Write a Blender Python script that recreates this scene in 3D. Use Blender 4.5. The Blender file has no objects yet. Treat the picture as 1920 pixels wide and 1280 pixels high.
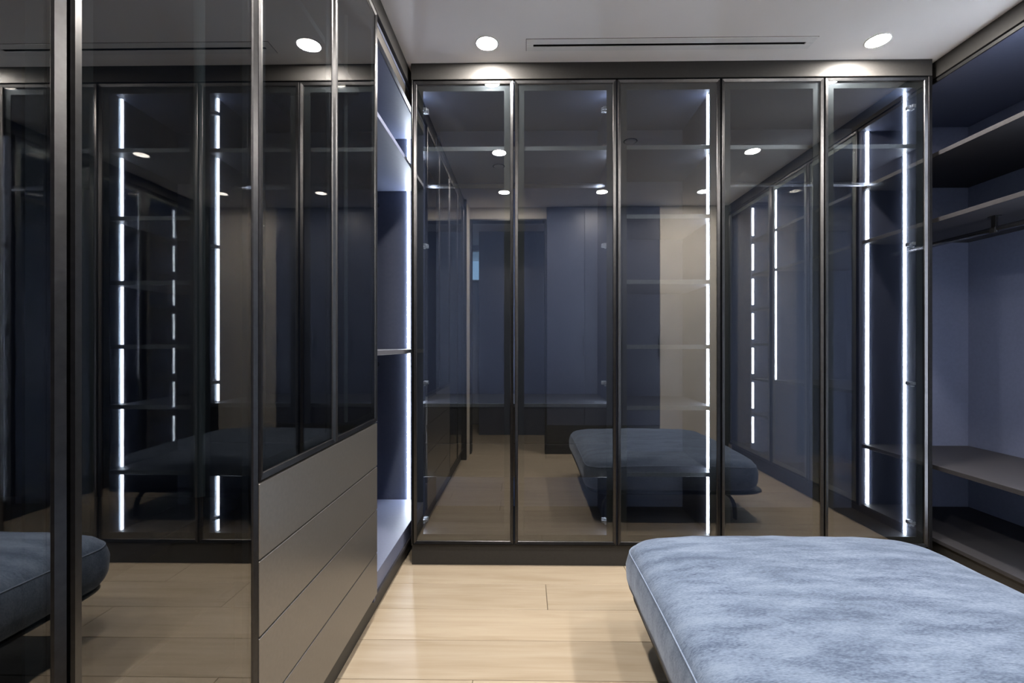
import bpy, bmesh, math, random
from mathutils import Vector, Matrix

# ------------------------------------------------------------------ units
# Modelling unit "u" = 2.9 mm.  Heights (o) are counted from eye level, the floor is 412 u below it.
U = 0.0029
EYE = 412.0
D = 860.0                      # distance of the far wardrobe fronts
CEIL = 528.0                   # ceiling above eye level
FLOOR = -EYE
XL, XR = -227.0, 765.0         # front planes of the side wardrobes
YB = 1050.0                    # back wall
YR = -25.0                      # rear wall / tall cabinet front
YAW = 0.014
rnd = random.Random(7)
scene = bpy.context.scene
COL = scene.collection

# ------------------------------------------------------------------ camera
cam_d = bpy.data.cameras.new('camera')
cam = bpy.data.objects.new('camera', cam_d); COL.objects.link(cam)
cam_d.sensor_width = 36.0
cam_d.lens = 860.0/1920.0*36.0
cam_d.shift_x = -14.0/1920.0
cam_d.shift_y = 8.0/1920.0
cam_d.clip_start = 0.02
cam.location = (0, 0, EYE*U)
cam.rotation_euler = (math.pi/2, 0, YAW)
scene.camera = cam

# ------------------------------------------------------------------ world, exposure
w = bpy.data.worlds.new('world'); scene.world = w; w.use_nodes = True
w.node_tree.nodes['Background'].inputs[0].default_value = (0.35, 0.6, 0.95, 1)
w.node_tree.nodes['Background'].inputs[1].default_value = 2.0
vs = scene.view_settings
vs.view_transform = 'Standard'; vs.look = 'None'; vs.exposure = 0.66; vs.gamma = 1.0
vs.use_curve_mapping = False
LED_L = 50.0                   # strength of the light strips
LENS_L = 780.0                 # strength of the downlight lenses
cy = scene.cycles
cy.max_bounces = 14; cy.diffuse_bounces = 5; cy.glossy_bounces = 8
cy.transmission_bounces = 8; cy.transparent_max_bounces = 32
cy.use_denoising = True
cy.caustics_reflective = False; cy.caustics_refractive = False
cy.sample_clamp_indirect = 6.0

# ------------------------------------------------------------------ materials
def mat(name, base=(0.5,0.5,0.5), rough=0.5, metal=0.0, spec=0.5, coat=0.0):
    m = bpy.data.materials.new(name); m.use_nodes = True
    b = m.node_tree.nodes['Principled BSDF']
    b.inputs['Base Color'].default_value = (*base, 1)
    b.inputs['Roughness'].default_value = rough
    b.inputs['Metallic'].default_value = metal
    b.inputs['Specular IOR Level'].default_value = spec
    b.inputs['Coat Weight'].default_value = coat
    return m
def nodes(m): return m.node_tree.nodes, m.node_tree.links, m.node_tree.nodes['Principled BSDF']
def ramp(n, stops):
    r = n.new('ShaderNodeValToRGB')
    while len(r.color_ramp.elements) < len(stops): r.color_ramp.elements.new(0.5)
    for e, (p, c) in zip(r.color_ramp.elements, stops):
        e.position = p; e.color = (*c, 1)
    return r
def grain(m, scale=(1,1,1), freq=20, lo=(0,0,0), hi=(1,1,1), rough=None, bump=0.0, detail=4, space='Object'):
    n, l, b = nodes(m)
    tc = n.new('ShaderNodeTexCoord'); mp = n.new('ShaderNodeMapping')
    mp.inputs['Scale'].default_value = scale
    l.new(tc.outputs[space], mp.inputs['Vector'])
    t = n.new('ShaderNodeTexNoise'); t.inputs['Scale'].default_value = freq; t.inputs['Detail'].default_value = detail
    l.new(mp.outputs[0], t.inputs['Vector'])
    r = ramp(n, [(0.3, lo), (0.7, hi)])
    l.new(t.outputs['Fac'], r.inputs[0]); l.new(r.outputs[0], b.inputs['Base Color'])
    if rough:
        mr = n.new('ShaderNodeMapRange'); mr.inputs['To Min'].default_value = rough[0]; mr.inputs['To Max'].default_value = rough[1]
        l.new(t.outputs['Fac'], mr.inputs[0]); l.new(mr.outputs[0], b.inputs['Roughness'])
    if bump:
        bp = n.new('ShaderNodeBump'); bp.inputs['Strength'].default_value = bump; bp.inputs['Distance'].default_value = 0.002
        l.new(t.outputs['Fac'], bp.inputs['Height']); l.new(bp.outputs[0], b.inputs['Normal'])
    return m

M = {}
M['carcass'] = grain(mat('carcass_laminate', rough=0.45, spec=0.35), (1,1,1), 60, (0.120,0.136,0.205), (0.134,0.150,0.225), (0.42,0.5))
M['carcass_shaded'] = grain(mat('carcass_laminate_shaded', rough=0.45, spec=0.35), (1,1,1), 60, (0.072,0.083,0.128), (0.082,0.094,0.142), (0.42,0.5))  # same laminate as carcass, colour darkened so these interiors read as shaded
M['edge'] = grain(mat('satin_edge_trim', rough=0.4, metal=0.6), (1,1,1), 60, (0.30,0.32,0.33), (0.36,0.38,0.39))
M['shelf'] = grain(mat('shelf_laminate', rough=0.45, spec=0.4), (1,1,1), 60, (0.075,0.076,0.09), (0.085,0.086,0.10), (0.38,0.46))
M['shelf_dark'] = grain(mat('dark_shelf_laminate', rough=0.5, spec=0.25), (1,1,1), 60, (0.030,0.029,0.033), (0.037,0.036,0.040), (0.45,0.52))
M['front'] = grain(mat('bronze_lacquer', rough=0.35, metal=0.75), (1,1,1), 90, (0.19,0.18,0.17), (0.21,0.20,0.188), (0.30,0.36))
M['fascia'] = grain(mat('graphite_lacquer', rough=0.4, metal=0.0, spec=0.28), (1,1,1), 90, (0.026,0.025,0.024), (0.031,0.030,0.029), (0.42,0.5))
M['profile'] = grain(mat('anodised_profile', rough=0.32, metal=1.0), (1,1,1), 80, (0.058,0.058,0.060), (0.070,0.070,0.073), (0.28,0.36))
M['border'] = grain(mat('glass_border_frame', rough=0.4, metal=0.3), (1,1,1), 80, (0.085,0.092,0.09), (0.105,0.112,0.11), (0.35,0.45))
M['channel'] = grain(mat('unlit_strip_diffuser', rough=0.35), (1,1,1), 30, (0.55,0.60,0.56), (0.62,0.67,0.63))
M['chrome'] = grain(mat('nickel', rough=0.35, metal=0.5), (1,1,1), 40, (0.75,0.75,0.77), (0.85,0.85,0.87))
M['rod'] = grain(mat('rod_metal', rough=0.25, metal=1.0), (1,1,1), 40, (0.30,0.30,0.32), (0.38,0.38,0.40))
M['black'] = grain(mat('black_metal', rough=0.4, metal=0.3), (1,1,1), 40, (0.012,0.012,0.013), (0.02,0.02,0.021))
M['dark'] = grain(mat('vent_black', rough=0.8, spec=0.1), (1,1,1), 40, (0.004,0.004,0.004), (0.008,0.008,0.008))
M['ceiling'] = grain(mat('ceiling_paint', rough=0.85, spec=0.2), (1,1,1), 3, (0.88,0.865,0.85), (0.91,0.89,0.875), bump=0.02)
M['wall'] = grain(mat('greige_paint', rough=0.8, spec=0.2), (1,1,1), 5, (0.56,0.52,0.47), (0.60,0.555,0.50), bump=0.02)
M['hall'] = grain(mat('hall_paint', rough=0.8, spec=0.2), (1,1,1), 5, (0.40,0.43,0.50), (0.44,0.47,0.54))
M['bluepanel'] = grain(mat('navy_panel', rough=0.42, spec=0.4), (1,1,1), 40, (0.052,0.062,0.10), (0.062,0.072,0.112), (0.38,0.46))
M['white'] = grain(mat('white_plastic', rough=0.4), (1,1,1), 30, (0.78,0.78,0.77), (0.82,0.82,0.81))
M['sub'] = grain(mat('subfloor', rough=0.9, spec=0.1), (1,1,1), 10, (0.05,0.035,0.02), (0.07,0.05,0.03))
M['curtain'] = grain(mat('curtain_fabric', rough=0.9), (40,1,1), 3, (0.5,0.55,0.62), (0.62,0.67,0.75))

def emit(name, col, s):
    m = bpy.data.materials.new(name); m.use_nodes = True
    n, l = m.node_tree.nodes, m.node_tree.links
    for x in list(n): n.remove(x)
    e = n.new('ShaderNodeEmission'); o = n.new('ShaderNodeOutputMaterial')
    e.inputs[0].default_value = (*col, 1); e.inputs[1].default_value = s
    l.new(e.outputs[0], o.inputs[0]); return m
M['led'] = emit('light_strip', (0.80, 0.88, 1.0), LED_L)
M['lens'] = emit('downlight_lens', (1.0, 0.93, 0.85), LENS_L)

def glass(name, ior, tint):
    m = bpy.data.materials.new(name); m.use_nodes = True
    n, l = m.node_tree.nodes, m.node_tree.links
    for x in list(n): n.remove(x)
    o = n.new('ShaderNodeOutputMaterial'); mx = n.new('ShaderNodeMixShader')
    t = n.new('ShaderNodeBsdfTransparent'); g = n.new('ShaderNodeBsdfGlossy'); f = n.new('ShaderNodeFresnel')
    tc = n.new('ShaderNodeTexCoord'); ns = n.new('ShaderNodeTexNoise'); mr = n.new('ShaderNodeMapRange')
    ns.inputs['Scale'].default_value = 3.0
    l.new(tc.outputs['Object'], ns.inputs['Vector']); l.new(ns.outputs['Fac'], mr.inputs[0])
    mr.inputs['To Min'].default_value = 0.0; mr.inputs['To Max'].default_value = 0.012
    l.new(mr.outputs[0], g.inputs['Roughness'])
    # outward facing Fresnel on both sides of the sheet (thin pane, no refraction)
    geo = n.new('ShaderNodeNewGeometry'); mi = n.new('ShaderNodeMix'); mi.data_type = 'FLOAT'
    l.new(geo.outputs['Backfacing'], mi.inputs[0])
    mi.inputs[2].default_value = ior; mi.inputs[3].default_value = 1.0/ior
    l.new(mi.outputs[0], f.inputs['IOR'])
    t.inputs[0].default_value = (*tint, 1); g.inputs[0].default_value = (1.0, 0.985, 0.955, 1)
    l.new(f.outputs[0], mx.inputs[0]); l.new(t.outputs[0], mx.inputs[1]); l.new(g.outputs[0], mx.inputs[2])
    l.new(mx.outputs[0], o.inputs[0]); return m
M['glass'] = glass('smoked_glass', 2.05, (0.57, 0.59, 0.61))
M['glass_dark'] = glass('dark_smoked_glass', 2.3, (0.40, 0.43, 0.46))
M['clear'] = glass('clear_glass', 1.45, (0.95, 0.97, 0.97))

# oak planks: object-random tone, grain along the plank
m = mat('oak_plank', rough=0.45, spec=0.35); M['oak'] = m
n, l, b = nodes(m)
tc = n.new('ShaderNodeTexCoord'); oi = n.new('ShaderNodeObjectInfo')
add = n.new('ShaderNodeVectorMath'); add.operation = 'MULTIPLY_ADD'
cmb = n.new('ShaderNodeCombineXYZ')
for k in range(3): l.new(oi.outputs['Random'], cmb.inputs[k])
add.inputs[1].default_value = (40, 40, 40); l.new(cmb.outputs[0], add.inputs[0]); l.new(tc.outputs['Object'], add.inputs[2])
mp = n.new('ShaderNodeMapping'); mp.inputs['Scale'].default_value = (0.8, 9, 1); l.new(add.outputs[0], mp.inputs[0])
t1 = n.new('ShaderNodeTexNoise'); t1.inputs['Scale'].default_value = 2.2; t1.inputs['Detail'].default_value = 7; t1.inputs['Distortion'].default_value = 0.6
l.new(mp.outputs[0], t1.inputs['Vector'])
mp2 = n.new('ShaderNodeMapping'); mp2.inputs['Scale'].default_value = (2, 90, 1); l.new(add.outputs[0], mp2.inputs[0])
t2 = n.new('ShaderNodeTexNoise'); t2.inputs['Scale'].default_value = 2.0; t2.inputs['Detail'].default_value = 3
l.new(mp2.outputs[0], t2.inputs['Vector'])
r1 = ramp(n, [(0.25, (0.335,0.268,0.188)), (0.5, (0.395,0.325,0.24)), (0.75, (0.435,0.368,0.28))]); l.new(t1.outputs['Fac'], r1.inputs[0])
r2 = ramp(n, [(0.3, (0.93,0.925,0.915)), (0.7, (1.0,1.0,1.0))]); l.new(t2.outputs['Fac'], r2.inputs[0])
mm = n.new('ShaderNodeMix'); mm.data_type = 'RGBA'; mm.blend_type = 'MULTIPLY'; mm.inputs[0].default_value = 1
l.new(r1.outputs[0], mm.inputs[6]); l.new(r2.outputs[0], mm.inputs[7])
hs = n.new('ShaderNodeHueSaturation'); mr = n.new('ShaderNodeMapRange'); mr.inputs['To Min'].default_value = 0.93; mr.inputs['To Max'].default_value = 1.07
l.new(oi.outputs['Random'], mr.inputs[0]); l.new(mr.outputs[0], hs.inputs['Value']); l.new(mm.outputs[2], hs.inputs['Color'])
l.new(hs.outputs[0], b.inputs['Base Color'])
bp = n.new('ShaderNodeBump'); bp.inputs['Strength'].default_value = 0.06; bp.inputs['Distance'].default_value = 0.002
l.new(t2.outputs['Fac'], bp.inputs['Height']); l.new(bp.outputs[0], b.inputs['Normal'])

# blue chenille
m = mat('blue_chenille', rough=0.9, spec=0.15); M['fabric'] = m
n, l, b = nodes(m)
tc = n.new('ShaderNodeTexCoord')
mpA = n.new('ShaderNodeMapping'); mpA.inputs['Scale'].default_value = (0.8, 3.0, 1); mpA.inputs['Rotation'].default_value = (0,0,0.75); l.new(tc.outputs['Object'], mpA.inputs[0])
big = n.new('ShaderNodeTexNoise'); big.inputs['Scale'].default_value = 5.0; big.inputs['Detail'].default_value = 6; big.inputs['Roughness'].default_value = 0.68
l.new(mpA.outputs[0], big.inputs['Vector'])
mpB = n.new('ShaderNodeMapping'); mpB.inputs['Scale'].default_value = (95, 330, 150); l.new(tc.outputs['Object'], mpB.inputs[0])
fine = n.new('ShaderNodeTexNoise'); fine.inputs['Scale'].default_value = 1.0; fine.inputs['Detail'].default_value = 4; l.new(mpB.outputs[0], fine.inputs['Vector'])
sm = n.new('ShaderNodeMath'); sm.operation = 'MULTIPLY_ADD'; sm.inputs[1].default_value = 0.60
l.new(fine.outputs['Fac'], sm.inputs[0]); l.new(big.outputs['Fac'], sm.inputs[2])
rf = ramp(n, [(0.64, (0.054,0.076,0.122)), (0.80, (0.108,0.143,0.212)), (0.96, (0.16,0.205,0.285))]); l.new(sm.outputs[0], rf.inputs[0])
l.new(rf.outputs[0], b.inputs['Base Color'])
b.inputs['Sheen Weight'].default_value = 0.35; b.inputs['Sheen Roughness'].default_value = 0.45; b.inputs['Sheen Tint'].default_value = (0.7,0.8,1,1)
bp = n.new('ShaderNodeBump'); bp.inputs['Strength'].default_value = 0.12; bp.inputs['Distance'].default_value = 0.002
l.new(fine.outputs['Fac'], bp.inputs['Height']); l.new(bp.outputs[0], b.inputs['Normal'])
M['piping'] = grain(mat('piping_thread', rough=0.8), (1,1,1), 200, (0.14,0.185,0.27), (0.19,0.24,0.335))

# ------------------------------------------------------------------ helpers
def W(p): return Vector((p[0]*U, p[1]*U, (p[2]+EYE)*U))
ORI = {}                                           # world origin of each object
def finish(name, verts, faces, m, parent=None, smooth=False, bevel=0.0):
    """verts in u; becomes ONE mesh object whose origin sits at its base centre"""
    P = [W(v) for v in verts]
    lo = Vector([min(p[k] for p in P) for k in range(3)]); hi = Vector([max(p[k] for p in P) for k in range(3)])
    org = Vector(((lo.x+hi.x)/2, (lo.y+hi.y)/2, lo.z))
    me = bpy.data.meshes.new(name)
    me.from_pydata([p-org for p in P], [], faces)
    bm = bmesh.new(); bm.from_mesh(me)
    bmesh.ops.recalc_face_normals(bm, faces=bm.faces)
    if bevel:
        bmesh.ops.bevel(bm, geom=bm.edges[:], offset=bevel*U, segments=1, affect='EDGES', clamp_overlap=True)
    bm.to_mesh(me); bm.free()
    if smooth:
        for p in me.polygons: p.use_smooth = True
    me.materials.append(M[m])
    o = bpy.data.objects.new(name, me); COL.objects.link(o)
    ORI[o.name] = org
    if parent is not None:
        o.parent = parent; o.location = org - ORI[parent.name]
    else:
        o.location = org
    return o
class G:
    """collects geometry"""
    def __init__(s): s.v = []; s.f = []
    def box(s, x0, x1, y0, y1, z0, z1):
        x0, x1 = sorted((x0,x1)); y0, y1 = sorted((y0,y1)); z0, z1 = sorted((z0,z1))
        k = len(s.v)
        s.v += [(x0,y0,z0),(x1,y0,z0),(x1,y1,z0),(x0,y1,z0),(x0,y0,z1),(x1,y0,z1),(x1,y1,z1),(x0,y1,z1)]
        s.f += [tuple(k+i for i in q) for q in ((0,3,2,1),(4,5,6,7),(0,1,5,4),(1,2,6,5),(2,3,7,6),(3,0,4,7))]
        return s
    def tube(s, pts, r, n=10, caps=True):
        pts = [Vector(p) for p in pts]; k = len(s.v)
        for i, p in enumerate(pts):
            d = (pts[min(i+1,len(pts)-1)] - pts[max(i-1,0)]).normalized()
            a = d.cross(Vector((0,0,1)) if abs(d.z) < .9 else Vector((1,0,0))).normalized(); c = d.cross(a)
            rr = r[i] if isinstance(r, (list,tuple)) else r
            for j in range(n):
                t = 2*math.pi*j/n; s.v.append(tuple(p + a*math.cos(t)*rr + c*math.sin(t)*rr))
        for i in range(len(pts)-1):
            for j in range(n):
                s.f.append((k+i*n+j, k+i*n+(j+1)%n, k+(i+1)*n+(j+1)%n, k+(i+1)*n+j))
        if caps:
            s.f.append(tuple(k+j for j in range(n))); e = k+(len(pts)-1)*n
            s.f.append(tuple(e+j for j in range(n)))
        return s
    def lathe(s, c, prof, n=32, close_ends=True):
        k = len(s.v)
        for (r, z) in prof:
            for j in range(n):
                t = 2*math.pi*j/n; s.v.append((c[0]+r*math.cos(t), c[1]+r*math.sin(t), c[2]+z))
        for i in range(len(prof)-1):
            for j in range(n):
                s.f.append((k+i*n+j, k+i*n+(j+1)%n, k+(i+1)*n+(j+1)%n, k+(i+1)*n+j))
        if close_ends:
            s.f.append(tuple(k+j for j in range(n))); e = k+(len(prof)-1)*n
            s.f.append(tuple(e+j for j in range(n)))
        return s
    def out(s, name, m, parent=None, **kw): return finish(name, s.v, s.f, m, parent, **kw)
def thing(name, label, cat, base, group=None):
    o = bpy.data.objects.new(name, None); COL.objects.link(o)
    o.empty_display_size = 0.1
    o.location = W(base); ORI[o.name] = W(base)
    o['label'] = label; o['category'] = cat
    if group: o['group'] = group
    return o
def tag(o, label, cat, group=None):
    o['label'] = label; o['category'] = cat
    if group: o['group'] = group
    return o
def struct(o): o['kind'] = 'structure'; return o

# wall frames: (s along the wall, t into the wardrobe, z) -> room
def F_back(s, t, z): return (s, D+t, z)
def F_left(s, t, z): return (XL-t, s, z)
def F_right(s, t, z): return (XR+t, s, z)
def F_rear(s, t, z): return (s, YR-t, z)
def fbox(g, F, s0, s1, t0, t1, z0, z1):
    a = F(s0,t0,z0); b_ = F(s1,t1,z1); return g.box(a[0],b_[0],a[1],b_[1],a[2],b_[2])
def fpart(name, F, s0, s1, t0, t1, z0, z1, m, parent, bevel=0.35):
    return fbox(G(), F, s0, s1, t0, t1, z0, z1).out(name, m, parent, bevel=bevel)
def tshelf(F, s0, s1, t0, t1, z0, z1, parent):
    sh = fpart('shelf', F, s0, s1, t0, t1, z0, z1, 'shelf', parent)
    fpart('edge_trim', F, s0, s1, t0-1.6, t0, z0, z1, 'edge', sh, bevel=0.25)
    return sh
def px(x):   # pixel column on the far wardrobe fronts -> s
    return D*math.tan(math.atan((x-974)/860.0) - YAW)

def ring(F, s0, s1, z0, z1, wd, prof):
    """mitred rectangular ring; prof = [(inset, t), ...] closed cross-section"""
    v = []; f = []; n_ = len(prof)
    for (ins, t) in prof:
        for (s, z) in ((s0+ins, z0+ins), (s1-ins, z0+ins), (s1-ins, z1-ins), (s0+ins, z1-ins)):
            v.append(F(s, t, z))
    for i in range(n_):
        j = (i+1) % n_
        for c in range(4):
            d = (c+1) % 4
            f.append((i*4+c, i*4+d, j*4+d, j*4+c))
    return v, f

def hinge(F, s, t, z, sgn, door):
    g = G()
    fbox(g, F, s, s+sgn*7, t, t+3.2, z-2.6, z+2.6)
    fbox(g, F, s+sgn*5, s+sgn*10, t+2.4, t+9, z-1.8, z+1.8)
    fbox(g, F, s+sgn*0.5, s+sgn*9, t+8, t+15, z-3.4, z+3.4)
    fbox(g, F, s+sgn*1, s+sgn*4, t+3, t+9, z-6.5, z-4)
    g.out('hinge', 'chrome', door, bevel=0.25)

def door(F, s0, s1, z0, z1, parent, hs=0, hz=(), gm='glass', border=11.5, lab=None):
    """slim bevelled metal profile > smoked pane with the frame border showing through it"""
    s0 += 1.1; s1 -= 1.1
    v, f = ring(F, s0, s1, z0, z1, 6, [(0, 0.6), (0, -4.2), (1.0, -5.6), (5.6, -4.4), (6.4, -3.4), (6.4, 0.6)])
    d = finish('door', v, f, 'profile', parent)
    if lab: d['label'] = lab
    v, f = ring(F, s0+6.2, s1-6.2, z0+6.2, z1-6.2, border, [(0, 0.6), (0, -1.0), (border, -1.0), (border, 0.6)])
    finish('border_frame', v, f, 'border', d)
    fbox(G(), F, s0+6.0, s1-6.0, -3.4, -1.7, z0+6.0, z1-6.0).out('glass_pane', gm, d)
    if hs:
        e = s0+16 if hs < 0 else s1-16
        for z in hz: hinge(F, e, 1.0, z, -hs, d)
    return d

def led(F, s, t, z0, z1, parent, face, m='led', wdt=6.0, name='light_strip'):
    """strip lying on a panel face at s, light looking along face (+1 / -1 in s)"""
    g = G(); k = 9; r = wdt/2                      # half-round diffuser standing proud of the panel
    for z in (z0, z1):
        for i in range(k):
            a = math.pi*i/(k-1); g.v.append(F(s+face*0.85*r*math.sin(a), t+r*math.cos(a), z))
    g.f = [(i, i+1, k+i+1, k+i) for i in range(k-1)] + [(k-1, 0, k, 2*k-1), tuple(range(k)), tuple(range(k, 2*k))]
    o = g.out(name, m, parent)
    o['label'] = 'vertical white light strip' if m == 'led' else 'unlit pale strip diffuser'
    return o

def rod(F, s0, s1, t, z, parent, ztop, at=()):
    a = F(s0, t, z); b_ = F(s1, t, z)
    r = G()
    r.v = []; 
    # slim oval rail
    k = 12; ax = Vector(b_) - Vector(a)
    for e in (a, b_):
        for j in range(k):
            th = 2*math.pi*j/k
            off_t = 3.4*math.cos(th); off_z = 5.0*math.sin(th)
            q = F(s0 if e is a else s1, t+off_t, z+off_z); r.v.append(q)
    r.f = [(j, (j+1)%k, k+(j+1)%k, k+j) for j in range(k)] + [tuple(range(k)), tuple(range(k, 2*k))]
    o = r.out('hanging_rod', 'rod', parent, smooth=False)
    for s in at:
        g = G(); fbox(g, F, s-4, s+4, t-2.5, t+2.5, z+3, ztop); fbox(g, F, s-7, s+7, t-6, t+6, ztop-1.2, ztop); fbox(g, F, s-4.6, s+4.6, t-4.6, t+4.6, z-6, z+4)
        g.out('rod_bracket', 'black', o, bevel=0.3)
    return o

def carcass(F, s0, s1, z0, z1, depth, parent, t0=0.8, th=6.5, m='carcass', plinth=False):
    fpart('side_panel', F, s0, s0+th, t0, depth, z0, z1, m, parent)
    fpart('side_panel', F, s1-th, s1, t0, depth, z0, z1, m, parent)
    fpart('top_panel', F, s0+th, s1-th, t0, depth, z1-th, z1, m, parent)
    fpart('bottom_panel', F, s0+th, s1-th, t0, depth, z0, z0+th, 'shelf_dark', parent)
    fpart('back_panel', F, s0+th, s1-th, depth-3, depth, z0+th, z1-th, m, parent, bevel=0)

# ------------------------------------------------------------------ the room
g = G().box(-480, 1000, -1150, YB+6, FLOOR-12, FLOOR-6)
floor = struct(g.out('floor', 'sub'))
PW = 76.0; y = 717 - PW*25
row = 0
while y < YB:
    x = -480 + (34+480) % 640 - 640 if abs(y-717) < 1 else -480 - rnd.uniform(40, 600)
    y1 = min(y+PW, YB)
    if y1 > -1150:
        while x < 1000:
            L = 640.0 if abs(y-717) < 1 else rnd.choice((560.0, 640.0, 720.0))
            a, b_ = max(x, -480), min(x+L, 1000)
            if b_-a > 8:
                G().box(a+.35, b_-.35, max(y,-1150)+.42, y1-.42, FLOOR-6, FLOOR).out('plank', 'oak', floor, bevel=0.45)
            x += L
    y += PW; row += 1

# ceiling with a slot for the linear diffuser
vx0, vx1, vy0, vy1 = 13.0, 487.0, 803.0, 810.0
g = G()
g.box(-480, 1000, -1150, vy0, CEIL, CEIL+8); g.box(-480, 1000, vy1, YB+6, CEIL, CEIL+8)
g.box(-480, vx0, vy0, vy1, CEIL, CEIL+8); g.box(vx1, 1000, vy0, vy1, CEIL, CEIL+8)
struct(g.out('ceiling', 'ceiling'))
struct(G().box(-480, 1000, YB, YB+8, FLOOR-6, CEIL+8).out('wall_back', 'wall'))
struct(G().box(-484, -476, -1150, YB, FLOOR-6, CEIL+8).out('wall_left', 'wall'))
struct(G().box(996, 1004, -1150, YB, FLOOR-6, CEIL+8).out('wall_right', 'wall'))
# rear wall with the doorway the camera stands in: left jamb at x=-214, right jamb at the tall cabinet
g = G()
g.box(506, 996, YR-24, YR, FLOOR, CEIL)
g.box(-214, 79, YR-48, YR-12, CEIL-46, CEIL)
g.box(-476, -214, YR-48, .075*D-12.5, FLOOR, CEIL)
struct(g.out('wall_rear', 'wall'))
g = G().box(-214, -208, YR-50, YR-4, FLOOR, CEIL-46).box(72, 78, YR-50, YR-4, FLOOR, CEIL-46).box(-208, 72, YR-50, YR-4, CEIL-52, CEIL-46)
struct(g.out('trim_1', 'black'))
struct(G().box(728, 762, YR, YR+3, FLOOR, CEIL).out('trim_2', 'fascia'))
# hall beyond the doorway
struct(G().box(-217, 480, -412, -404, FLOOR, CEIL).out('wall_hall_panel', 'bluepanel', bevel=0.5))
g = G(); hy = -690
g.box(-480, -380, hy-8, hy, FLOOR, CEIL); g.box(-190, 1000, hy-8, hy, FLOOR, CEIL)
g.box(-380, -190, hy-8, hy, FLOOR, 340); g.box(-380, -190, hy-8, hy, 500, CEIL)
struct(g.out('wall_hall', 'hall'))
win = struct(G().box(-380, -372, hy-6, hy-2, 340, 500).box(-198, -190, hy-6, hy-2, 340, 500).box(-372, -198, hy-6, hy-2, 340, 346).box(-372, -198, hy-6, hy-2, 494, 500).out('window_1', 'white'))
G().box(-372, -198, hy-5, hy-3.4, 346, 494).out('pane', 'clear', win)
g = G(); k = 24
for j in range(k+1):
    xx = -372 + 174*j/k; yy = hy+6+3*math.sin(j*1.6)
    g.v += [(xx, yy, FLOOR+4), (xx, yy, 330), (xx, yy+1, FLOOR+4), (xx, yy+1, 330)]
for j in range(k):
    a = j*4; c = a+4
    g.f += [(a, c, c+1, a+1), (a+2, a+3, c+3, c+2), (a+1, c+1, c+3, a+3), (a, a+2, c+2, c)]
tag(g.out('curtain', 'curtain', smooth=True), 'pale pleated curtain below the hall window seen in reflection', 'curtain')

# ------------------------------------------------------------------ linear diffuser in the ceiling
v = thing('linear_diffuser', 'long white slot air diffuser set into the ceiling', 'air vent', ((vx0+vx1)/2, 807, CEIL))
g = G()
zz0, zz1 = CEIL-1.4, CEIL
g.box(1, 500, 790, vy0, zz0, zz1); g.box(1, 500, vy1, 821, zz0, zz1); g.box(1, vx0, vy0, vy1, zz0, zz1); g.box(vx1, 500, vy0, vy1, zz0, zz1)
g.out('flange', 'white', v, bevel=0.3)
G().box(.3, 500.7, 789.3, 790, CEIL-.25, CEIL).box(.3, 500.7, 821, 821.7, CEIL-.25, CEIL).box(.3, 1, 790, 821, CEIL-.25, CEIL).box(500, 500.7, 790, 821, CEIL-.25, CEIL).out('painted_shadow_line', 'sub', v)  # dark strips painting a shadow line round the flange
g = G().box(vx0, vx1, vy0, vy0+.6, CEIL, CEIL+24).box(vx0, vx1, vy1-.6, vy1, CEIL, CEIL+24).box(vx0, vx0+.6, vy0, vy1, CEIL, CEIL+24).box(vx1-.6, vx1, vy0, vy1, CEIL, CEIL+24).box(vx0, vx1, vy0, vy1, CEIL+24, CEIL+25)
g.out('plenum', 'dark', v)
g = G().box(vx0, vx1, vy0+3, vy0+4, CEIL+1, CEIL+9); g.out('vane', 'dark', v)

# ------------------------------------------------------------------ far wardrobe wall (three units, five glass doors)
Z0, Z1 = -372.0, 496.0
dz0, dz1 = -371.0, 495.0
e0, e1, e2, e3, e4, e5, e6 = px(775), px(964), px(1156), px(1350), px(1543), px(1737), px(1744)
DEP = YB - D - 1.0
LT = 40.0                                       # setback of the light strips
hzs = (446, 190, -70, -330)
A = thing('glass_wardrobe', 'two-door smoked glass wardrobe in the far corner, with inner drawers and rod', 'wardrobe', ((e0+e2)/2, D+80, Z0), 'far glass wardrobes')
carcass(F_back, e0, e2, Z0, Z1, DEP, A, m='carcass_shaded')
tshelf(F_back, e0+6.5, e2-6.5, 14, DEP-3, 371, 379, A)
rod(F_back, e0+6.5, e2-6.5, 92, 331, A, 371)
tshelf(F_back, e0+6.5, e2-6.5, 14, DEP-3, -117, -110, A)
for (a, b_) in ((-186, -118), (-251, -187.5)):
    dr = fpart('drawer', F_back, e0+8, e2-8, 16, 120, a, b_, 'front', A, bevel=0.5)
for (a, b_) in ((379.5, 489), (-109, 370.5), (-365, -252)):
    led(F_back, e0+6.5, LT, a, b_, A, 1); led(F_back, e2-6.5, LT, a, b_, A, -1)
door(F_back, e0, e1, dz0, dz1, A, -1, hzs); door(F_back, e1, e2, dz0, dz1, A, 1, hzs)

Bq = thing('glass_wardrobe', 'narrow single-door smoked glass wardrobe with six lit shelves, middle of the far wall', 'wardrobe', ((e2+e3)/2, D+80, Z0), 'far glass wardrobes')
carcass(F_back, e2, e3, Z0, Z1, DEP, Bq, m='carcass_shaded')
zs = [376, 245, 121, -2, -118, -244]
for z in zs: tshelf(F_back, e2+6.5, e3-6.5, 14, DEP-3, z-4, z+4, Bq)
zz = [489] + zs + [-369]
for i in range(len(zz)-1): led(F_back, e3-6.5, LT, zz[i+1]+4.3, zz[i]-4.3 if i else 489, Bq, -1)
door(F_back, e2, e3, dz0, dz1, Bq, 1, ())

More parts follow.
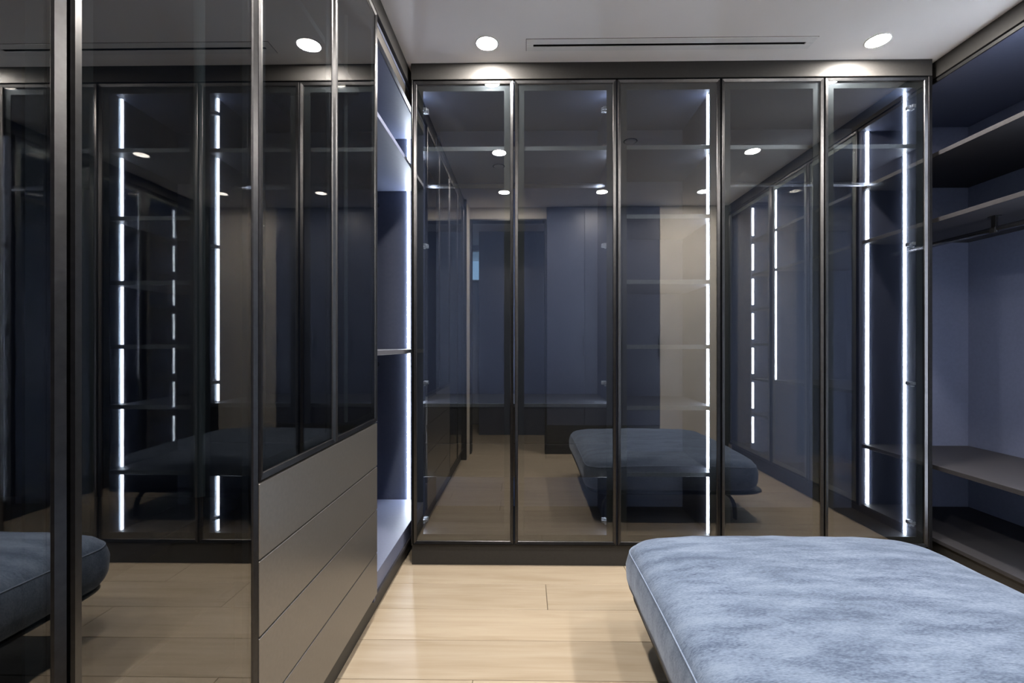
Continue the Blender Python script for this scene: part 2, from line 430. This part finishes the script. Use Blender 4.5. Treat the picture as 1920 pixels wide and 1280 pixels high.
Cq = thing('glass_wardrobe', 'two-door smoked glass wardrobe with one tall light strip, beside the open shelving', 'wardrobe', ((e3+e5)/2, D+80, Z0), 'far glass wardrobes')
carcass(F_back, e3, e5, Z0, Z1, DEP, Cq, m='carcass_shaded')
fpart('end_panel', F_back, e5, e6, -5, DEP, FLOOR, Z1, 'profile', Cq)
tshelf(F_back, e3+6.5, e5-6.5, 14, DEP-3, 371, 379, Cq)
rod(F_back, e3+6.5, e5-6.5, 92, 331, Cq, 371)
led(F_back, e5-6.5, LT, 379.5, 489, Cq, -1); led(F_back, e5-6.5, LT, -365, 370.5, Cq, -1)
door(F_back, e3, e4, dz0, dz1, Cq, -1, ()); door(F_back, e4, e5, dz0, dz1, Cq, 1, hzs)

o = G().box(px(772), e6, D-5, YB-2, Z1+1.5, CEIL).out('cornice_panel', 'fascia', bevel=0.5); tag(o, 'dark cornice panel along the top of the far glass wardrobes', 'cornice')
o = G().box(px(772), e5-.3, D+1, YB-2, FLOOR, Z0-1.5).out('plinth', 'fascia', bevel=0.5); tag(o, 'dark plinth under the far glass wardrobes', 'plinth')
o = G().box(px(772), e0-.2, D-5, YB-2, Z0-1.5, Z1+1).out('filler_panel', 'profile', bevel=0.4); tag(o, 'slim dark filler strip where far wardrobes meet the lit niche', 'filler panel')

# ------------------------------------------------------------------ side wardrobe wall next to the camera's left
DL = 476 + XL - 0.5
DL = 245.0
y0c, ym, y1c, y2c, y3c = .075*D, .256*D, .440*D, .620*D, .794*D
N = thing('open_niche_wardrobe', 'open lit niche wardrobe with a bright vertical light strip in the corner', 'wardrobe', (XL-120, (y3c+YB)/2, Z0))
carcass(F_left, y3c, YB-2, -384, Z1, DL, N, t0=0, m='carcass_shaded')
fpart('top_rail', F_left, y3c+6.5, YB-8.5, 0.5, 7, 473, 489.4, 'front', N)
fpart('top_shelf', F_left, y3c+6.5, YB-8.5, 7, DL-3, 471, 476, 'carcass', N)
fpart('bottom_shelf', F_left, y3c+6.5, YB-8.5, 3, DL-3, -377.4, -350, 'carcass', N)
fpart('shelf', F_left, y3c+6.5, YB-8.5, 1, DL-3, 352, 360, 'carcass', N)
fpart('shelf', F_left, y3c+6.5, YB-8.5, 1, DL-3, -15, -7, 'shelf', N)
rod(F_left, y3c+6.5, YB-8.5, 110, 320, N, 352)
rod(F_left, y3c+6.5, YB-8.5, 110, -42, N, -15)
for (a, b_) in ((360.5, 470.5), (-6.5, 351.5), (-349.5, -15.5)): led(F_left, YB-8.5, 40, a, b_, N, -1)

Q = thing('drawer_wardrobe', 'wardrobe with two smoked glass doors above four bronze drawers', 'wardrobe', (XL-120, (y1c+y3c)/2, Z0))
carcass(F_left, y1c, y3c, Z0, Z1, DL, Q, m='carcass_shaded')
fpart('shelf', F_left, y1c+6.5, y3c-6.5, 6, DL-3, -122, -114, 'shelf', Q)
fpart('shelf', F_left, y1c+6.5, y3c-6.5, 20, DL-3, 371, 379, 'shelf', Q)
rod(F_left, y1c+6.5, y3c-6.5, 110, 331, Q, 371)
led(F_left, y3c-6.5, 40, -113, 489, Q, -1, 'channel')
zd = [-114.5, -179.5, -244, -308.5, -371]
for i in range(4):
    dr = fpart('drawer', F_left, y1c+.8, y3c-.8, -5, 150, zd[i+1]+.8, zd[i]-.6, 'front', Q, bevel=0.5)
door(F_left, y1c, y2c, -113.5, dz1, Q, -1, (), 'glass_dark', 9); door(F_left, y2c, y3c, -113.5, dz1, Q, 1, (), 'glass_dark', 9)

R_ = thing('tall_glass_wardrobe', 'tall wardrobe with two floor-length dark glass doors nearest the camera', 'wardrobe', (XL-120, (y0c+y1c)/2, Z0))
carcass(F_left, y0c, y1c, Z0, Z1, DL, R_, m='carcass_shaded')
fpart('shelf', F_left, y0c+6.5, y1c-6.5, 20, DL-3, 371, 379, 'shelf', R_)
fpart('shelf', F_left, y0c+6.5, y1c-6.5, 8, DL-3, -132, -124, 'shelf', R_)
fpart('drawer', F_left, y0c+8, y1c-8, 10, 150, -194, -133, 'front', R_); fpart('drawer', F_left, y0c+8, y1c-8, 10, 150, -256, -196, 'front', R_)
rod(F_left, y0c+6.5, y1c-6.5, 110, 331, R_, 371)
led(F_left, y1c-6.5, 40, -123, 489, R_, -1, 'channel', 9)
door(F_left, y0c, ym, dz0, dz1, R_, -1, (), 'glass_dark', 9); door(F_left, ym, y1c, dz0, dz1, R_, 1, (), 'glass_dark', 9)

o = G().box(XL+5, XL-DL, y0c, YB-2, Z1+1.5, CEIL).out('cornice_panel', 'fascia', bevel=0.5); tag(o, 'dark cornice panel above the niche and drawer wardrobe', 'cornice')
o = G().box(XL-7, XL-DL, y0c, YB-2, FLOOR, -385).out('plinth', 'fascia', bevel=0.5); tag(o, 'dark plinth below the bronze drawers and lit niche', 'plinth')
o = G().box(XL+13, XL-DL, y0c-12, y0c-.5, FLOOR, CEIL).out('end_panel', 'black', bevel=0.5); tag(o, 'black end panel of the tall glass wardrobe by the doorway', 'end panel')

# ------------------------------------------------------------------ shelving wall opposite
DR = 229.0
ra, rb, rc, rd = .763*D, .328*D, .163*D, YR+5
S1 = thing('open_wardrobe', 'open navy wardrobe with three long shelves and hanging rod behind the ottoman', 'wardrobe', (XR+110, (ra+YB)/2, -384))
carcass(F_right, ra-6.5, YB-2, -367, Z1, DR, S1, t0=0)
fpart('top_cap', F_right, ra-6.5, YB-2.5, -2.5, -.1, 489.6, 496, 'black', S1)
for (a, b_) in ((354, 362), (231, 239), (-232, -224)): fpart('shelf', F_right, ra, YB-8.5, 2, DR-3, a, b_, 'shelf_dark', S1)
rod(F_right, ra, YB-8.5, 70, 207, S1, 231, at=(829,))
for (a, b_) in ((362.5, 488), (239.5, 353.5), (-223.5, 230.5), (-360, -232.5)): led(F_right, ra, 14, a, b_, S1, 1)

S2 = thing('glass_wardrobe', 'two-door glass wardrobe along the ottoman side, seen only in mirror image', 'wardrobe', (XR+110, (rb+ra)/2, -384))
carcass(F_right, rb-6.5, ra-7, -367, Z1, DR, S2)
for (a, b_) in ((354, 362), (231, 239), (-113, -105)): fpart('shelf', F_right, rb, ra-13.5, 6, DR-3, a, b_, 'shelf_dark', S2)

for (a, b_) in ((362.5, 488), (239.5, 353.5), (-104.5, 230.5)): led(F_right, rb, 8, a, b_, S2, 1)
for (a, b_) in ((362.5, 488), (239.5, 353.5), (-104.5, 230.5), (-360, -113.5)): led(F_right, ra-13.5, 14, a, b_, S2, -1)  # unseen extra strips, added to brighten this interior
mid = (rb+ra-13)/2
door(F_right, rb-6.5, mid, -366, dz1, S2, -1, (), 'clear'); door(F_right, mid, ra-7, -366, dz1, S2, 1, (), 'clear')

S3 = thing('glass_wardrobe', 'narrow glass wardrobe with dashed-looking strip between shoe shelves, seen in mirror image', 'wardrobe', (XR+110, (rd+rb)/2, -384))
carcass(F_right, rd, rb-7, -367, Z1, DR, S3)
fpart('partition', F_right, rc-6.5, rc, 3, DR-3, -360.5, 489.5, 'carcass', S3)
zs = [357-117.5*i for i in range(7)]
for z in zs[:-1]: fpart('shelf', F_right, rc, rb-13.5, 6, DR-3, z-4, z+4, 'shelf_dark', S3)
zt = [468]+zs
for i in range(7): led(F_right, rc, 8, zs[i]+18, (zs[i-1]-12) if i else 468, S3, 1)
for i in range(7): led(F_right, rb-13.5, 14, zs[i]+6, (zs[i-1]-6) if i else 468, S3, -1)  # second set of strips, out of sight, added for interior light
door(F_right, rd, rb-7, -366, dz1, S3, -1, (), 'clear')
o = G().box(XR-5, XR+DR, rd, YB-2, Z1+1.5, CEIL).out('cornice_panel', 'fascia', bevel=0.5); tag(o, 'dark cornice panel above the open navy wardrobe', 'cornice')
o = G().box(XR+8, XR+DR, rd, YB-2, FLOOR, -368).out('plinth', 'fascia', bevel=0.5); tag(o, 'dark plinth below the open navy wardrobe', 'plinth')

# ------------------------------------------------------------------ tall navy cabinet by the doorway
T = thing('tall_cabinet', 'tall flat navy cabinet beside the doorway, seen only in mirror image', 'cabinet', (292, YR-60, FLOOR))
fpart('body', F_rear, 79, 505, 2, 150, -380, CEIL-2, 'bluepanel', T)
fpart('plinth', F_rear, 79, 505, 8, 150, FLOOR, -380, 'fascia', T)
for (a, b_) in ((80, 221), (222, 363), (364, 504)):
    dd = fpart('door', F_rear, a, b_, -4, 2, -300, CEIL-6, 'bluepanel', T, bevel=0.5)
    fpart('handle', F_rear, b_-6, b_-3.5, -9, -4, -40, 40, 'black', dd)
    fpart('drawer', F_rear, a, b_, -4, 2, -379, -301.5, 'fascia', T, bevel=0.5)

# ------------------------------------------------------------------ ottoman
bx0, bx1, by0, by1 = 137.0, 545.0, .27*D, .765*D
ct, cb = -264.0, -336.0
OT = thing('ottoman', 'large square blue-grey upholstered ottoman on a dark platform with blade legs', 'ottoman', ((bx0+bx1)/2, (by0+by1)/2, FLOOR))
def rrect(x0, x1, y0, y1, r, n_=8, m_=14):
    pts = []
    for (cx, cy_, a0, q0, q1) in ((x1-r, y1-r, 0, None, None), (x0+r, y1-r, 90, None, None), (x0+r, y0+r, 180, None, None), (x1-r, y0+r, 270, None, None)):
        for i in range(n_+1):
            t = math.radians(a0 + 90.0*i/n_); pts.append((cx+r*math.cos(t), cy_+r*math.sin(t)))
    # subdivide the straight runs
    out = []; k = len(pts)
    for i in range(k):
        p, q = pts[i], pts[(i+1) % k]; out.append(p)
        if (i+1) % (n_+1) == 0:
            for j in range(1, m_): out.append((p[0]+(q[0]-p[0])*j/m_, p[1]+(q[1]-p[1])*j/m_))
    return out
def hn(x, y): # gentle upholstery waviness
    return 0.8*math.sin(x*.045+y*.02)*math.cos(y*.038-x*.012) + 0.5*math.sin(x*.11+1.3)*math.sin(y*.09)
rings = [(cb, 50), (cb+.5, 14), (cb+3, 7), (cb+10, 2.5), (cb+24, 0), (cb+44, -1), (ct-17, 1.2), (ct-12, 3.0), (ct-9.5, 4.5), (ct-4, 9), (ct+1, 18), (ct+4, 32), (ct+7, 60), (ct+9, 95), (ct+10, 140), (ct+10.5, 175)]
v = []; f = []
for (z, ins) in rings:
    R0 = max(38 - ins*0.25, 12)
    loop = rrect(bx0+ins, bx1-ins, by0+ins, by1-ins, R0)
    L = len(loop)
    for (x, y) in loop:
        wv = hn(x, y)*(1.0 if z > ct-5 else 0.0)
        ed = 0.9*math.sin(x*.08+y*.07)*(1 if z < ct-18 else 0)
        # crown: edges sag a little at the corners
        cxn = (x-(bx0+bx1)/2)/((bx1-bx0)/2); cyn = (y-(by0+by1)/2)/((by1-by0)/2)
        sag = -7.0*(cxn*cxn*cyn*cyn) if z > cb+20 else 0
        v.append((x+ed*.6, y+ed*.6, z+wv+sag))
for i in range(len(rings)-1):
    for j in range(L):
        f.append((i*L+j, i*L+(j+1)%L, (i+1)*L+(j+1)%L, (i+1)*L+j))
f.append(tuple(range(L))); f.append(tuple((len(rings)-1)*L+j for j in range(L)))
cu = finish('cushion', v, f, 'fabric', OT, smooth=True)
k = 7
pl = [Vector(v[k*L+j]) for j in range(L)]
cen = Vector(((bx0+bx1)/2, (by0+by1)/2, 0))
g = G()
n_ = 6
for i, p in enumerate(pl):
    d = (pl[(i+1)%L]-pl[i-1]).normalized(); a = d.cross(Vector((0,0,1))).normalized(); c = d.cross(a)
    for j in range(n_):
        t = 2*math.pi*j/n_; g.v.append(tuple(p+a*math.cos(t)*1.0+c*math.sin(t)*1.0))
for i in range(L):
    for j in range(n_):
        g.f.append((i*n_+j, i*n_+(j+1)%n_, ((i+1)%L)*n_+(j+1)%n_, ((i+1)%L)*n_+j))
g.out('piping', 'piping', cu, smooth=True)
# platform: thin board with rounded rim, slightly wider than the cushion foot
prof = [(cb-12, 26), (cb-11, 10), (cb-7, 1), (cb-4, -3), (cb-1, -2), (cb, 2), (cb, 30)]
v = []; f = []
for (z, ins) in prof:
    for (x, y) in rrect(bx0+10+ins, bx1+9-ins, by0+ins, by1-7-ins, 40, 8, 2): v.append((x, y, z))
L2 = len(v)//len(prof)
for i in range(len(prof)-1):
    for j in range(L2): f.append((i*L2+j, i*L2+(j+1)%L2, (i+1)*L2+(j+1)%L2, (i+1)*L2+j))
f.append(tuple(range(L2))); f.append(tuple((len(prof)-1)*L2+j for j in range(L2)))
finish('platform', v, f, 'black', OT, smooth=False)
# blade legs: S-curved flat metal, one at each corner
for sx in (-1, 1):
    for sy in (-1, 1):
        cx = bx0+58 if sx < 0 else bx1-58; cyy = by0+44 if sy < 0 else by1-44
        path = [(-30, cb-10.5), (-16, cb-13), (-4, cb-20), (4, cb-30), (9, cb-42), (10.5, cb-56), (11, FLOOR)]
        v = []; f = []; hw = 6.0
        for i, (dx, z) in enumerate(path):
            q0 = path[max(i-1,0)]; q1 = path[min(i+1,len(path)-1)]
            tx, tz = q1[0]-q0[0], q1[1]-q0[1]; ln = math.hypot(tx, tz); nx, nz = -tz/ln, tx/ln
            th = 3.6 - 0.2*i
            for (sgn, yy) in ((-1,-hw),(1,-hw),(1,hw),(-1,hw)):
                xx = dx+nx*th*sgn; z2 = z+nz*th*sgn
                if i == len(path)-1: z2 = FLOOR
                v.append((cx+sx*xx, cyy+yy, z2))
        for i in range(len(path)-1):
            for j in range(4): f.append((i*4+j, i*4+(j+1)%4, (i+1)*4+(j+1)%4, (i+1)*4+j))
        f.append((0,1,2,3)); e = (len(path)-1)*4; f.append((e,e+1,e+2,e+3))
        finish('leg', v, f, 'black', OT, bevel=0.4)

# ------------------------------------------------------------------ downlights
def downlight(x, y, label):
    t = thing('downlight', label, 'downlight', (x, y, CEIL), 'recessed ceiling downlights')
    G().lathe((x, y, CEIL), [(17.6, 0), (20.2, 0), (20.4, -0.9), (19.4, -1.5), (17.8, -1.2)], 40, False).out('trim_ring', 'white', t, smooth=True)
    G().lathe((x, y, CEIL), [(17.9, -0.2), (17.9, -1.0), (14, -1.5), (6, -1.7), (0.01, -1.75)], 40).out('lens', 'lens', t, smooth=True)
    return t
downlight(-68, 800, 'round recessed downlight close to the corner of the lit niche')
downlight(609, 802, 'round recessed downlight beyond the open-shelving end of the slot diffuser')
downlight(-73, 461, 'recessed downlight reflected in the first far door beside its shelf')
downlight(615, 461, 'recessed downlight reflected in the fourth far door')
downlight(-75, 137, 'recessed downlight by the doorway, lowest reflection in the first far door')
downlight(261, 137, 'recessed downlight before the navy cabinet, reflected in the second far door')
downlight(607, 137, 'recessed downlight before the greige wall, reflected in the third far door')

# small round ceiling devices visible in the glass
for (x, y, lab) in ((-80, 365, 'round ceiling sprinkler plate reflected in the first far door'), (270, 525, 'round ceiling sprinkler plate reflected between second and third far doors')):
    t = thing('sprinkler_plate', lab, 'sprinkler', (x, y, CEIL), 'ceiling sprinkler plates')
    G().lathe((x, y, CEIL), [(15, 0), (15, -1.4), (13.5, -2.2), (0.01, -2.4)], 28).out('cover_plate', 'ceiling', t, smooth=True)
    G().lathe((x, y, CEIL), [(17.5, 0), (17.5, -0.5), (15.5, -0.5), (15.5, 0)], 28, False).out('shadow_gap', 'dark', t, smooth=True)  # solid black ring standing in for the shaded gap round the plate
